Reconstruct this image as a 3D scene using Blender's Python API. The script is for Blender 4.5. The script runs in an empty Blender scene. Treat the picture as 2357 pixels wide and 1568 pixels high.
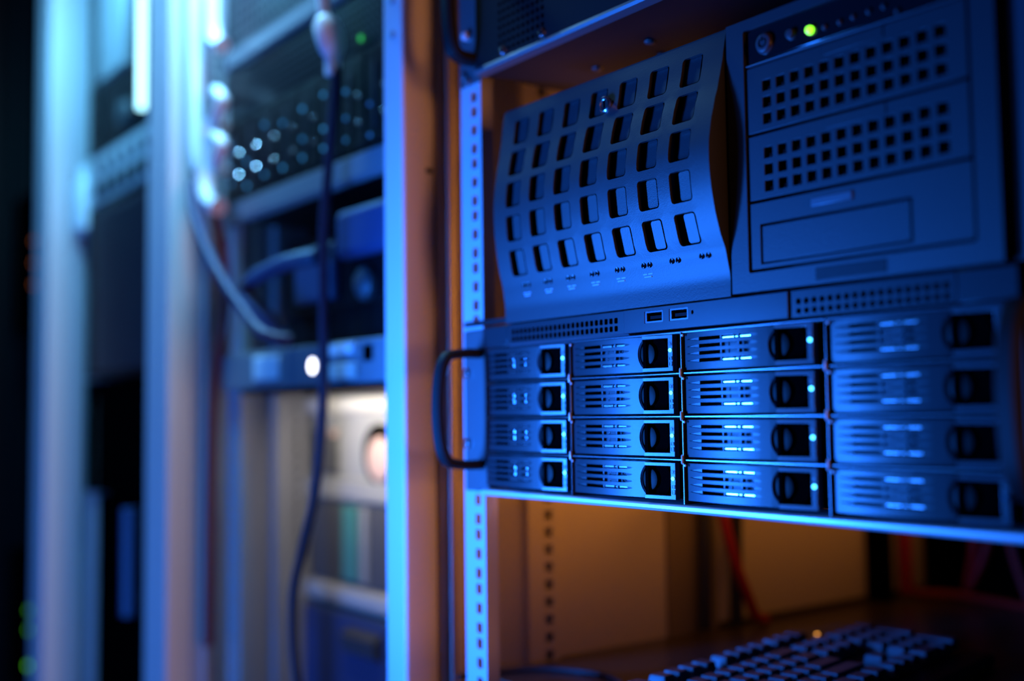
import bpy, math, random
from mathutils import Vector, Matrix
random.seed(7)
SC = bpy.context.scene
COL = SC.collection
S = 0.001          # the rack is laid out in millimetres
OZ = 950.0         # height of the storage server's bottom edge above the floor, mm
def W(x, y, z): return Vector((x*S, y*S, (z+OZ)*S))

# ------------------------------------------------------------------ camera
cd = bpy.data.cameras.new('camera'); cam = bpy.data.objects.new('camera', cd); COL.objects.link(cam)
cam.location = W(704.32, -497.34, 57.57)
cam.rotation_euler = (1.63538949, 0.0131792411, 0.930924042)
cd.sensor_width = 36.0; cd.lens = 2550.742/2357*36
cd.clip_start = 0.01; cd.clip_end = 30
cd.dof.use_dof = True; cd.dof.focus_distance = 0.705; cd.dof.aperture_fstop = 2.0; cd.dof.aperture_blades = 9
SC.camera = cam

# ------------------------------------------------------------------ world, exposure, lamps
wd = bpy.data.worlds.new('dark_room'); SC.world = wd; wd.use_nodes = True
wd.node_tree.nodes['Background'].inputs[0].default_value = (0.02, 0.06, 0.30, 1)
wd.node_tree.nodes['Background'].inputs[1].default_value = 0.02
SC.view_settings.view_transform = 'Standard'; SC.view_settings.look = 'None'
SC.view_settings.exposure = 0.0; SC.view_settings.gamma = 1.0; SC.view_settings.use_curve_mapping = False

def area(name, loc, target, size, power, color, size_y=None, spread=180):
    l = bpy.data.lights.new(name, 'AREA'); l.energy = power; l.color = color
    l.shape = 'RECTANGLE' if size_y else 'DISK'; l.size = size
    if size_y: l.size_y = size_y
    l.spread = math.radians(spread)
    o = bpy.data.objects.new(name, l); COL.objects.link(o); o.location = W(*loc)
    o.rotation_euler = (W(*target)-W(*loc)).to_track_quat('-Z', 'Y').to_euler()
    return o
BLUE = (0.014, 0.165, 1.0)
area('aisle_blue_lamp', (-155, -450, -50), (110, 0, 35), 0.07, 7.0, BLUE, 0.34, 95)
area('far_aisle_blue_lamp', (-600, -1200, -350), (-700, 0, 0), 0.5, 13, (0.02, 0.20, 1.0))
area('amber_aisle_lamp', (2900, -210, 150), (-86, 0, 50), 0.5, 41, (1.0, 0.35, 0.08), 1.0)
area('rack_amber_strip', (30, 350, -14), (-86, 350, -45), 0.62, 0.135, (1.0, 0.36, 0.05), 0.02, 150)
area('side_gap_amber_fill', (-42, 440, 150), (-70, 0, 150), 0.03, 0.75, (1.0, 0.36, 0.06), 0.30, 70)  # added, no fixture: stands in for scattered warm light behind the rails
area('cyan_rack_lamp', (-440, -75, 800), (-500, 0, 330), 0.12, 5.0, (0.20, 0.58, 1.0), None, 125)
area('cyan_tube_fill', (-930, -140, 800), (-1130, 10, 330), 0.18, 5.2, (0.14, 0.60, 1.0))  # added above the view to strengthen the light of the cyan tube
area('white_unit_fill', (-350, 60, 76), (-350, 166, 20), 0.36, 0.85, (1.0, 0.90, 0.74), 0.03, 150)  # added, no fixture: hidden under the switch to brighten the beige unit

# ------------------------------------------------------------------ materials
def mat(name, base, rough=0.5, metal=0.0, bump=0.0, bscale=400.0, emit=None, estr=0.0, var=0.0, spec=0.5):
    m = bpy.data.materials.new(name); m.use_nodes = True
    nt = m.node_tree; b = nt.nodes['Principled BSDF']
    b.inputs['Base Color'].default_value = (*base, 1)
    b.inputs['Roughness'].default_value = rough; b.inputs['Metallic'].default_value = metal
    b.inputs['Specular IOR Level'].default_value = spec
    if emit:
        b.inputs['Emission Color'].default_value = (*emit, 1); b.inputs['Emission Strength'].default_value = estr
    if bump or var:
        tc = nt.nodes.new('ShaderNodeTexCoord'); n = nt.nodes.new('ShaderNodeTexNoise')
        n.inputs['Scale'].default_value = bscale; n.inputs['Detail'].default_value = 3
        nt.links.new(tc.outputs['Object'], n.inputs['Vector'])
        if bump:
            bp = nt.nodes.new('ShaderNodeBump'); bp.inputs['Strength'].default_value = bump; bp.inputs['Distance'].default_value = 0.001
            nt.links.new(n.outputs['Fac'], bp.inputs['Height']); nt.links.new(bp.outputs['Normal'], b.inputs['Normal'])
        if var:
            r = nt.nodes.new('ShaderNodeMapRange'); r.inputs['To Min'].default_value = max(0, rough-var); r.inputs['To Max'].default_value = rough+var
            nt.links.new(n.outputs['Fac'], r.inputs['Value']); nt.links.new(r.outputs['Result'], b.inputs['Roughness'])
    return m
M = dict(
    midgrey=mat('mid_grey_metal', (0.24, 0.25, 0.27), 0.4, 0.1, 0.03, 700),
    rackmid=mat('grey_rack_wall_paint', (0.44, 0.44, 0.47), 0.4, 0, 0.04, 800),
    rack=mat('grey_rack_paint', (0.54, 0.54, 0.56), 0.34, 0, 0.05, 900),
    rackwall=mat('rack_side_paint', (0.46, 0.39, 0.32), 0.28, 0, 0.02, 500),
    zinc=mat('zinc_rail', (0.46, 0.46, 0.50), 0.42, 0.2, 0.02, 600),
    plastic=mat('black_plastic', (0.013, 0.014, 0.018), 0.48, 0, 0.10, 1100, spec=0.42),
    smooth=mat('smooth_black_plastic', (0.03, 0.03, 0.04), 0.42, 0, 0.06, 1400),
    carrier=mat('carrier_plastic', (0.016, 0.018, 0.022), 0.31, 0, 0.04, 1600, spec=0.26),
    bracket=mat('carrier_bracket', (0.06, 0.065, 0.075), 0.30, 0.15, 0.05, 1500),
    dark=mat('dark_void_plastic', (0.0008, 0.0008, 0.0009), 0.7, spec=0.0),
    handle=mat('handle_black', (0.006, 0.006, 0.007), 0.5, spec=0.18),
    dullred=mat('dull_red_jacket', (0.16, 0.02, 0.015), 0.5),
    gloss=mat('gloss_black', (0.006, 0.006, 0.008), 0.12),
    button=mat('button_plastic', (0.045, 0.03, 0.035), 0.40, spec=0.35),
    latch=mat('latch_grey', (0.010, 0.010, 0.009), 0.5, spec=0.08),
    upright=mat('brown_shade_paint', (0.16, 0.12, 0.08), 0.5),  # shade colour for the strip on the side wall
    metal=mat('ear_metal', (0.065, 0.07, 0.08), 0.45, 0.2, 0.04, 900),
    lip=mat('lip_metal', (0.62, 0.64, 0.68), 0.34, 0.4, 0.03, 900),
    chrome=mat('chrome', (0.80, 0.82, 0.86), 0.20, 1.0),
    bar=mat('bay_bar_metal', (0.10, 0.11, 0.12), 0.25, 0.9),
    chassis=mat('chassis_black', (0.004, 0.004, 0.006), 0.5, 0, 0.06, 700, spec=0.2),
    shelf=mat('shelf_black', (0.05, 0.035, 0.025), 0.30, 0, 0.05, 300),
    keycap=mat('keycap', (0.055, 0.058, 0.07), 0.45, 0, 0.1, 1200, spec=0.3),
    red=mat('red_cable_jacket', (0.26, 0.006, 0.003), 0.45),
    blackcable=mat('black_cable_jacket', (0.008, 0.008, 0.010), 0.5),
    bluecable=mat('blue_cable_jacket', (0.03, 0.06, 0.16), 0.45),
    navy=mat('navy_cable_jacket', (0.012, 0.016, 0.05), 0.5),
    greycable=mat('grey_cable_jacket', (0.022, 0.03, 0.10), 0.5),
    whitecable=mat('white_cable_jacket', (0.86, 0.88, 0.90), 0.4),
    beige=mat('beige_enclosure', (0.62, 0.60, 0.52), 0.5, 0, 0.03, 300),
    beigegrey=mat('grey_enclosure', (0.36, 0.36, 0.34), 0.5, 0, 0.03, 300),
    darkgrey=mat('dark_grey_enclosure', (0.10, 0.10, 0.10), 0.5),
    green=mat('green_board', (0.08, 0.30, 0.22), 0.5),
    pink=mat('pale_fan_cover', (0.62, 0.42, 0.36), 0.5),
    gold=mat('copper_orange', (0.55, 0.30, 0.10), 0.35, 0.9),
    mark=mat('pale_print', (0.30, 0.34, 0.40), 0.5),
    led_cyan=mat('cyan_led', (0.1, 0.5, 0.8), 0.3, emit=(0.06, 0.52, 1.0), estr=5.5),
    led_off=mat('unlit_led', (0.02, 0.06, 0.10), 0.25),
    led_green=mat('green_led', (0.2, 0.6, 0.05), 0.3, emit=(0.22, 1.0, 0.02), estr=2.6),
    led_amber=mat('amber_led', (0.6, 0.3, 0.1), 0.3, emit=(1.0, 0.38, 0.06), estr=3.0),
    led_white=mat('white_led', (0.8, 0.8, 0.8), 0.3, emit=(0.85, 0.88, 1.0), estr=6.0),
    led_blue=mat('blue_led', (0.1, 0.3, 0.8), 0.3, emit=(0.02, 0.22, 1.0), estr=1.0),
    tube=mat('cyan_light_tube', (0.7, 0.9, 0.95), 0.3, emit=(0.45, 0.93, 1.0), estr=3.0),
    room=mat('room_paint', (0.05, 0.05, 0.06), 0.8, 0, 0.05, 60),
)

# ------------------------------------------------------------------ mesh helpers
ORG = {}
class MB:
    def __init__(s): s.v = []; s.f = []
    def add(s, vs, fs):
        n = len(s.v); s.v += [Vector(p) for p in vs]; s.f += [[i+n for i in f] for f in fs]; return s
    def box(s, x0, x1, y0, y1, z0, z1):
        return s.add([(x0,y0,z0),(x1,y0,z0),(x1,y1,z0),(x0,y1,z0),(x0,y0,z1),(x1,y0,z1),(x1,y1,z1),(x0,y1,z1)],
                     [(3,2,1,0),(4,5,6,7),(0,1,5,4),(1,2,6,5),(2,3,7,6),(3,0,4,7)])
    def prism(s, poly, fn, a0, a1):
        n = len(poly)
        vs = [fn(u, v, a0) for u, v in poly] + [fn(u, v, a1) for u, v in poly]
        return s.add(vs, [list(range(n)), list(range(2*n-1, n-1, -1))] + [[i, i+n, (i+1) % n+n, (i+1) % n] for i in range(n)])
    def rings(s, rings, cap=True, closed=False):
        n = len(rings[0]); vs = [p for r in rings for p in r]; fs = []
        m = len(rings)
        for k in range(m if closed else m-1):
            k2 = (k+1) % m
            for i in range(n):
                fs.append([k*n+i, k*n+(i+1) % n, k2*n+(i+1) % n, k2*n+i])
        if cap and not closed: fs += [list(range(n-1, -1, -1)), [(m-1)*n+i for i in range(n)]]
        return s.add(vs, fs)
    def tube(s, pts, r, seg=10, sub=6, closed=False):
        P = smooth(pts, sub) if sub > 1 else [Vector(p) for p in pts]
        rings = []; N = None
        for i, p in enumerate(P):
            t = (P[min(i+1, len(P)-1)]-P[max(i-1, 0)]).normalized()
            if N is None:
                N = t.cross(Vector((0.31, 0.2, 1))) if abs(t.z) < .9 else t.cross(Vector((1, 0.1, 0)))
            N = (N-t*N.dot(t)).normalized(); B = t.cross(N)
            rr = r(i/(len(P)-1)) if callable(r) else r
            rings.append([p+(N*math.cos(a)+B*math.sin(a))*rr for a in [2*math.pi*j/seg for j in range(seg)]])
        return s.rings(rings)
    def lathe(s, c, axis, prof, seg=20):
        c = Vector(c); ax = Vector(axis).normalized()
        u = ax.cross(Vector((0.3, 0.1, 1))) if abs(ax.z) < .9 else ax.cross(Vector((1, 0, 0)))
        u.normalize(); w = ax.cross(u)
        return s.rings([[c+ax*h+(u*math.cos(a)+w*math.sin(a))*r for a in [2*math.pi*j/seg for j in range(seg)]] for h, r in prof])
    def cyl(s, c, axis, r, h, seg=20): return s.lathe(c, axis, [(0, r), (h, r)], seg)
    def shell(s, faces, fn, t):
        """flat faces in (u,v), mapped by fn(u,v,depth), given a thickness t with walls along every free edge"""
        idx = {}; uv = []
        def vid(p):
            k = (round(p[0], 3), round(p[1], 3))
            if k not in idx: idx[k] = len(uv); uv.append(p)
            return idx[k]
        F = []
        for f in faces:
            g = [vid(p) for p in f]
            g = [a for i, a in enumerate(g) if a != g[i-1]]
            if len(g) > 2: F.append(g)
        n = len(uv); E = set()
        for f in F:
            for i in range(len(f)): E.add((f[i-1], f[i]))
        fs = F+[[i+n for i in reversed(f)] for f in F]
        for a, b in E:
            if (b, a) not in E: fs.append([b, a, a+n, b+n])
        return s.add([fn(u, v, 0) for u, v in uv]+[fn(u, v, t) for u, v in uv], fs)
    def build(s, name, m, parent=None, bevel=0.0, flat=False, seg=2):
        org = ORG.get(parent.as_pointer(), Vector((0, 0, 0))) if parent else Vector((0, 0, 0))
        me = bpy.data.meshes.new(name)
        me.from_pydata([(W(*p)-org) for p in s.v], [], s.f)
        me.materials.append(m if not isinstance(m, str) else M[m])
        fix_normals(me)
        if not flat:
            me.polygons.foreach_set('use_smooth', [True]*len(me.polygons))
            me.set_sharp_from_angle(angle=math.radians(32))
        o = bpy.data.objects.new(name, me); COL.objects.link(o)
        if parent: o.parent = parent; ORG[o.as_pointer()] = org
        if bevel:
            b = o.modifiers.new('edge', 'BEVEL'); b.width = bevel*S; b.segments = seg; b.limit_method = 'ANGLE'
            b.angle_limit = math.radians(40); b.harden_normals = False
        return o
import bmesh
def fix_normals(me):
    bm = bmesh.new(); bm.from_mesh(me)
    bmesh.ops.recalc_face_normals(bm, faces=bm.faces); bm.to_mesh(me); bm.free()
def smooth(pts, sub):
    P = [Vector(p) for p in pts]
    if len(P) < 3: return P
    out = []
    for i in range(len(P)-1):
        a, b, c, d = P[max(i-1, 0)], P[i], P[i+1], P[min(i+2, len(P)-1)]
        for k in range(sub):
            t = k/sub
            out.append(0.5*((2*b)+(c-a)*t+(2*a-5*b+4*c-d)*t*t+(3*b-a-3*c+d)*t**3))
    out.append(P[-1]); return out
def front(y=0.0):
    return lambda u, v, d: (u, y+d, v)          # plate facing the aisle
def side(x=0.0):
    return lambda u, v, d: (x-d, u, v)          # plate facing along the row
def arc_rect(x0, x1, z0, z1, r, k=3):
    """rounded rectangle, counter-clockwise from the lower-left corner: four arcs"""
    r = min(r, (x1-x0)/2-1e-3, (z1-z0)/2-1e-3)
    A = []
    for cx, cz, a0 in ((x0+r, z0+r, 180), (x1-r, z0+r, 270), (x1-r, z1-r, 0), (x0+r, z1-r, 90)):
        A.append([(cx+r*math.cos(math.radians(a0+90*j/k)), cz+r*math.sin(math.radians(a0+90*j/k))) for j in range(k+1)])
    return A
def lerp(a, b, t): return (a[0]+(b[0]-a[0])*t, a[1]+(b[1]-a[1])*t)
def perf(xs, zs, holes, n=1, k=3):
    """faces of a plate divided at xs and zs; holes[(i,j)] = (x0,x1,z0,z1,r) opens a rounded hole in that cell"""
    fs = []
    for i in range(len(xs)-1):
        for j in range(len(zs)-1):
            x0, x1, z0, z1 = xs[i], xs[i+1], zs[j], zs[j+1]
            h = holes.get((i, j)) if isinstance(holes, dict) else holes(i, j)
            if not h:
                for a in range(n):
                    for b in range(n):
                        p, q = x0+(x1-x0)*a/n, x0+(x1-x0)*(a+1)/n
                        r, s = z0+(z1-z0)*b/n, z0+(z1-z0)*(b+1)/n
                        fs.append([(p, r), (q, r), (q, s), (p, s)])
                continue
            A = arc_rect(*h, k=k); C = [(x0, z0), (x1, z0), (x1, z1), (x0, z1)]
            for c in range(4):
                for m in range(len(A[c])-1): fs.append([C[c], A[c][m+1], A[c][m]])
                c2 = (c+1) % 4; e0, e1 = A[c][-1], A[c2][0]
                for m in range(n):
                    fs.append([lerp(C[c], C[c2], m/n), lerp(C[c], C[c2], (m+1)/n), lerp(e0, e1, (m+1)/n), lerp(e0, e1, m/n)])
    return fs
def thing(name, label, cat, loc, group=None, kind=None):
    o = bpy.data.objects.new(name, None); COL.objects.link(o); o.empty_display_size = 0.02
    o.location = W(*loc); ORG[o.as_pointer()] = W(*loc)
    return tag(o, label, cat, group, kind)
def tag(o, label, cat, group=None, kind=None):
    o['label'] = label; o['category'] = cat
    if group: o['group'] = group
    if kind: o['kind'] = kind
    return o
def dup(o, parent, dloc=(0, 0, 0)):
    c = o.copy(); COL.objects.link(c); c.parent = parent
    c.location = o.location+Vector(dloc)*S
    ORG[c.as_pointer()] = ORG.get(o.as_pointer(), Vector((0, 0, 0)))
    for ch in o.children: dup(ch, c)
    return c
def struct(name, mb, m):
    o = mb.build(name, m); o['kind'] = 'structure'; return o

# ------------------------------------------------------------------ the room
struct('floor', MB().box(-3600, 1700, -1900, 2000, -980, -950), 'room')
struct('ceiling', MB().box(-3600, 1700, -1900, 2000, 1750, 1780), 'room')
struct('wall_back', MB().box(-3600, 1700, 2000, 2040, -950, 1750), 'room')
struct('wall_left', MB().box(-3640, -3600, -1900, 2000, -950, 1750), 'room')

# ------------------------------------------------------------------ racks
U = 42.33
def rail_plate(x0, x1, hx0, hx1, y, ztop, zbot, phase, t=2.0):
    zs = [zbot]; holes = []
    z = phase
    step = [15.1, 12.1, 15.13]
    while z > zbot+12: z -= U
    z += U
    k = 0; zz = [zbot]; hs = []
    c = z
    while c < ztop-12:
        hs.append(c); c += step[k % 3]; k += 1
    edges = [zbot]+[(hs[i]+hs[i+1])/2 for i in range(len(hs)-1)]+[ztop]
    xs = [x0, hx0-1.5, hx1+1.5, x1]
    return MB().shell(perf(xs, edges, {(1, j): (hx0, hx1, hs[j]-4.2, hs[j]+4.2, 0.8) for j in range(len(hs))}, 1, 2), front(y), t)
def make_rack(label, px, pw, rx0, rx1, ry, ry0, ry1, groove=False, strip=None, right=None, paint='rack'):
    t = thing('server_rack', label, 'rack', (px, 0, -950), 'server racks standing in one row')
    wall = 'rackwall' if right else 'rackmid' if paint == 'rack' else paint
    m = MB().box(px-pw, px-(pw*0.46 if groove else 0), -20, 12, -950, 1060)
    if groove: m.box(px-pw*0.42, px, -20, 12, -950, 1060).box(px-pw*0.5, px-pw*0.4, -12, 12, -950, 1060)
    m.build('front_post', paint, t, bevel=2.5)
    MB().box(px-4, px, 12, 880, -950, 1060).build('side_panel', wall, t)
    g = MB()
    for y0, y1, d in ((14, 17, 3), (21, 26, 6), (29, 31, 3)):
        g.box(px, px+d, y0, y1, -950, 1060)
    g.build('panel_channel', wall, t, bevel=1)
    r = rail_plate(rx0, rx1, rx0+(rx1-rx0)*.53, rx0+(rx1-rx0)*.53+7.5, ry, 1050, -940, -11.2)
    r.box(rx1-2, rx1, ry+2, ry+12, -940, 1050)
    rail = r.build('mounting_rail', 'zinc' if paint == 'rack' else paint, t)
    b = MB().box(px-1, rx0+1, ry+20, ry+34, -930, -905).box(px-1, rx0+1, ry+20, ry+34, 1020, 1045)
    b.build('rail_bracket', 'zinc', t)
    # rear strut along the side wall with a column of holes
    ys = [ry0, ry0+(ry1-ry0)*.38, ry1-2, ry1]
    n = 130; zs = [-950+i*2000/n for i in range(n+1)]
    yc = (ys[1]+ys[2])/2
    f = perf(ys, zs, lambda i, j: (yc-4.5, yc+4.5, zs[j]+3.2, zs[j+1]-3.2, .6) if i == 1 else None, 1, 2)
    sd = 8 if right else 26
    MB().shell(f, side(px+sd), 2).box(px-.5, px+sd-1.5, ry0, ry0+3, -950, 1050).box(px-.5, px+sd-1.5, ry1-3, ry1, -950, 1050).build('rear_strut', wall, t)
    if strip:
        y0, y1 = strip; zs = [-950+i*2000/150 for i in range(151)]
        f = perf([y0, y0+5, y1-5, y1], zs, lambda i, j: (y0+7, y1-7, zs[j]+3.5, zs[j+1]-3.5, .6) if i == 1 else None, 1, 2)
        MB().shell(f, side(px+14), 2).box(px-.5, px+12, y0, y0+2, -950, 1050).build('cable_strip', wall, t)
    MB().box(px-pw+2, px+600-pw, 30, 880, 1061, 1075).build('top_cover', 'rack', t)
    if right:
        MB().box(right, right+30, -20, 40, -950, 1060).build('front_post', 'chassis', t, bevel=2.5)
        MB().box(right+26, right+30, 40, 880, -950, 1060).build('side_panel', 'chassis', t)  # unseen; added to block amber aisle light from the rack interior
        for z in (412, 382):
            MB().lathe((px-15, -20, z), (0, -1, 0), [(0, 3.4), (.8, 3.2), (1.2, 1.5)], 14).build('post_screw', 'midgrey', t)
        MB().box(px-.2, px+.6, 3, 9, 262, 266).build('panel_slot', 'dark', t)
        MB().box(right-16, right, 8, 10, -940, 1050).build('mounting_rail', 'zinc', t)
        MB().box(px-.5, px+3, 276, 345, -950, 1050).build('wall_shade_strip', 'upright', t)  # darker strip standing for the cable shadow on the side wall
    return t
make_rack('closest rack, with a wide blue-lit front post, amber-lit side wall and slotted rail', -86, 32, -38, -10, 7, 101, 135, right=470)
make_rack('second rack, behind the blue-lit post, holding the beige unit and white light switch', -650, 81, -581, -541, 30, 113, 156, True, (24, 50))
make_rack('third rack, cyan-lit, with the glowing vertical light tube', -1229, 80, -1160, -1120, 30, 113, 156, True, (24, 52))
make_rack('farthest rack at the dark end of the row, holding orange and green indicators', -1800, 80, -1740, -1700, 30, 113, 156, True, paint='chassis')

# ------------------------------------------------------------------ storage server (three units high, sixteen drive bays)
sv = thing('storage_server', 'storage server with sixteen hot-swap drive bays and cyan lights on the closest rack', 'server', (0, 0, -6))
MB().box(0.5, 433, 34, 520, -1, 124).box(0.2, 2, 3, 34, -1, 124).box(432, 433.5, 3, 34, -1, 124).box(2, 432, 3, 34, 122, 124).build('chassis', 'chassis', sv)
# bottom lip, a rolled edge along the whole width
lp = [(2.5, -1.2), (-1.5, -1.4), (-3.0, -2.4), (-3.2, -4.2), (-2.0, -5.8), (2.5, -6.6), (34, -6.6), (34, -1.2)]
MB().prism(lp, lambda u, v, a: (a, u, v), -1, 434).build('bottom_lip', 'lip', sv)
# ears
e = MB().shell(perf([-33, -27, -20, -0.2], [-4, 26, 38, 84, 96, 123], {}, 1), front(4.5), 2.4)
ear = e.build('rack_ear', 'metal', sv, bevel=.5)
MB().box(434.2, 462, 4.5, 7, -4, 123).build('rack_ear', 'metal', sv, bevel=.5)
for z in (33, 89):
    MB().lathe((-29.5, 4.6, z), (0, -1, 0), [(0, 4.4), (1.2, 4.4), (2.4, 3.3), (2.8, 1.6)]).build('rack_screw', 'chrome', sv)
def handle_mb(x, ztop, zbot, reach, base, r):
    pts = []
    H = ztop-zbot
    for t in [i/16 for i in range(17)]:
        pass
    prof = [(base, zbot), (-8, zbot), (-reach*.62, zbot+1.5), (-reach*.80, zbot+H*.06), (-reach*.94, zbot+H*.2), (-reach, zbot+H*.5),
            (-reach*.94, zbot+H*.8), (-reach*.80, ztop-H*.06), (-reach*.62, ztop-1.5), (-8, ztop), (base, ztop)]
    P = smooth([(x, y, z) for y, z in prof], 5); m = MB(); rings = []
    for i, p in enumerate(P):
        t = (P[min(i+1, len(P)-1)]-P[max(i-1, 0)]).normalized(); X = Vector((1, 0, 0)); B = t.cross(X)
        rings.append([p+X*a*r*1.2+B*b*r*.8 for a, b in ((1, .5), (.6, 1), (-.6, 1), (-1, .5), (-1, -.5), (-.6, -1), (.6, -1), (1, -.5))])
    return m.rings(rings)
handle_mb(-12, 104, 17, 35, 5, 4.6).build('handle', 'handle', sv)
handle_mb(446, 104, 17, 35, 5, 4.6).build('handle', 'handle', sv)
# top strip: left vent block, plain middle block with ports, vent block, end block
ZT0, ZT1 = 108.6, 123.6
cols = 24; p = (157.5-38)/cols
xs = [33]+[38+p*i for i in range(cols+1)]+[163]; zs = [108.8, 109.6, 114.8, 120.2, 123.2]
f = perf(xs, zs, lambda i, j: (xs[i]+.75, xs[i+1]-.75, zs[j]+.7, zs[j+1]-.7, .8) if 1 <= i <= cols and j in (1, 2) else None, 1, 2)
MB().shell(f, front(-1.0), 2).build('vent_grille', 'carrier', sv)
MB().prism([(-1.0, 108.8), (2.5, 105.6), (6, 105.6), (6, 108.8)], lambda u, v, a: (a, u, v), 33, 166).build('ledge', 'bracket', sv)
MB().box(0, 32.4, -.6, 30, 107.5, 123).build('end_block', 'carrier', sv, bevel=.6)
def hole_plate(x0, x1, z0, z1, hs, y, t):
    xs = sorted({x0, x1, *[h[0]-.8 for h in hs], *[h[1]+.8 for h in hs]}); zz = sorted({z0, z1, *[min(h[2] for h in hs)-.8, max(h[3] for h in hs)+.8]})
    H = {}
    for h in hs: H[(xs.index(h[0]-.8), 1)] = h
    return MB().shell(perf(xs, zz, H, 1, 2), front(y), t)
usb = [(183.2, 199.8, 113.6, 121.2, .5), (205.6, 221.8, 113.6, 121.2, .5), (224.8, 226.6, 116.6, 118.8, .9)]
hole_plate(163.4, 299.4, 108.2, 123.5, usb, -1.6, 4).build('control_strip', 'carrier', sv, bevel=.3)
for x0, x1 in ((183.2, 199.8), (205.6, 221.8)):
    q = MB().shell(perf([x0-.2, x0+1.4, x1-1.0, x1+.2], [113.5, 114.5, 120.3, 121.4], lambda i, j: (x0+1.6, x1-1.2, 114.7, 120.1, .3) if (i, j) == (1, 1) else None, 1, 2), front(-1.2), 13)
    po = q.build('usb_port', 'bar', sv)
    MB().box(x0+3.2, x1-1.6, .4, 11, 116.2, 118.2).build('port_tongue', 'gloss', po)
    MB().box(x0+1.8, x0+2.4, 1, 9, 115.2, 119.6).build('orange_glint', 'gold', po)  # copper plate on the inner wall, a warm glint put into colour
cols = 18; p = (399.5-303.5)/cols
xs = [301.2]+[303.5+p*i for i in range(cols+1)]+[402]; zs = [108.4, 109.2, 114.5, 120.0, 123.3]
f = perf(xs, zs, lambda i, j: (xs[i]+.85, xs[i+1]-.85, zs[j]+.85, zs[j+1]-.85, 2.4) if 1 <= i <= cols and j in (1, 2) else None, 1, 3)
MB().shell(f, front(-.6), 2).build('vent_grille', 'carrier', sv)
MB().box(402.8, 434, -1.2, 30, 107.5, 123.6).build('end_block', 'carrier', sv, bevel=.6)
MB().box(2, 432, 12, 33, 108, 122).build('strip_backing', 'dark', sv)
# bay frame: horizontal bars and thin uprights with bright ends
for k in (1, 2, 3):
    z = 26.9*k
    pr = [(3.2, z+.9), (.4, z+.5), (-.4, z-.1), (-.4, z-.7), (.2, z-1.2), (3.2, z-1.6), (30, z-1.6), (30, z+.9)]
    MB().prism(pr, lambda u, v, a: (a, u, v), 1.5, 424).build('bay_bar', 'bar', sv)
MB().box(1.5, 432, 0, 30, 104.9, 107.2).build('bay_bar', 'bar', sv, bevel=.8)
for x in (105.9, 214.2, 323.6):
    MB().box(x-.5, x+.5, -.8, 30, -1, 106).build('bay_upright', 'bar', sv, bevel=.3)
    for k in (1, 2, 3):
        z = 26.9*k
        MB().lathe((x, -1.7, z-3.0), (0, 0, 1), [(0, .3), (.8, .7), (5.2, .7), (6, .3)], 10).build('rivet', 'lip', sv)
for k in range(4):
    for x in (106.4, 215.2, 325.0):
        MB().lathe((x+.6, -.6, 26.9*k+23.2), (0, -1, 0), [(0, .9), (.5, .8), (.9, .3)], 10).build('rivet', 'lip', sv)
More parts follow.
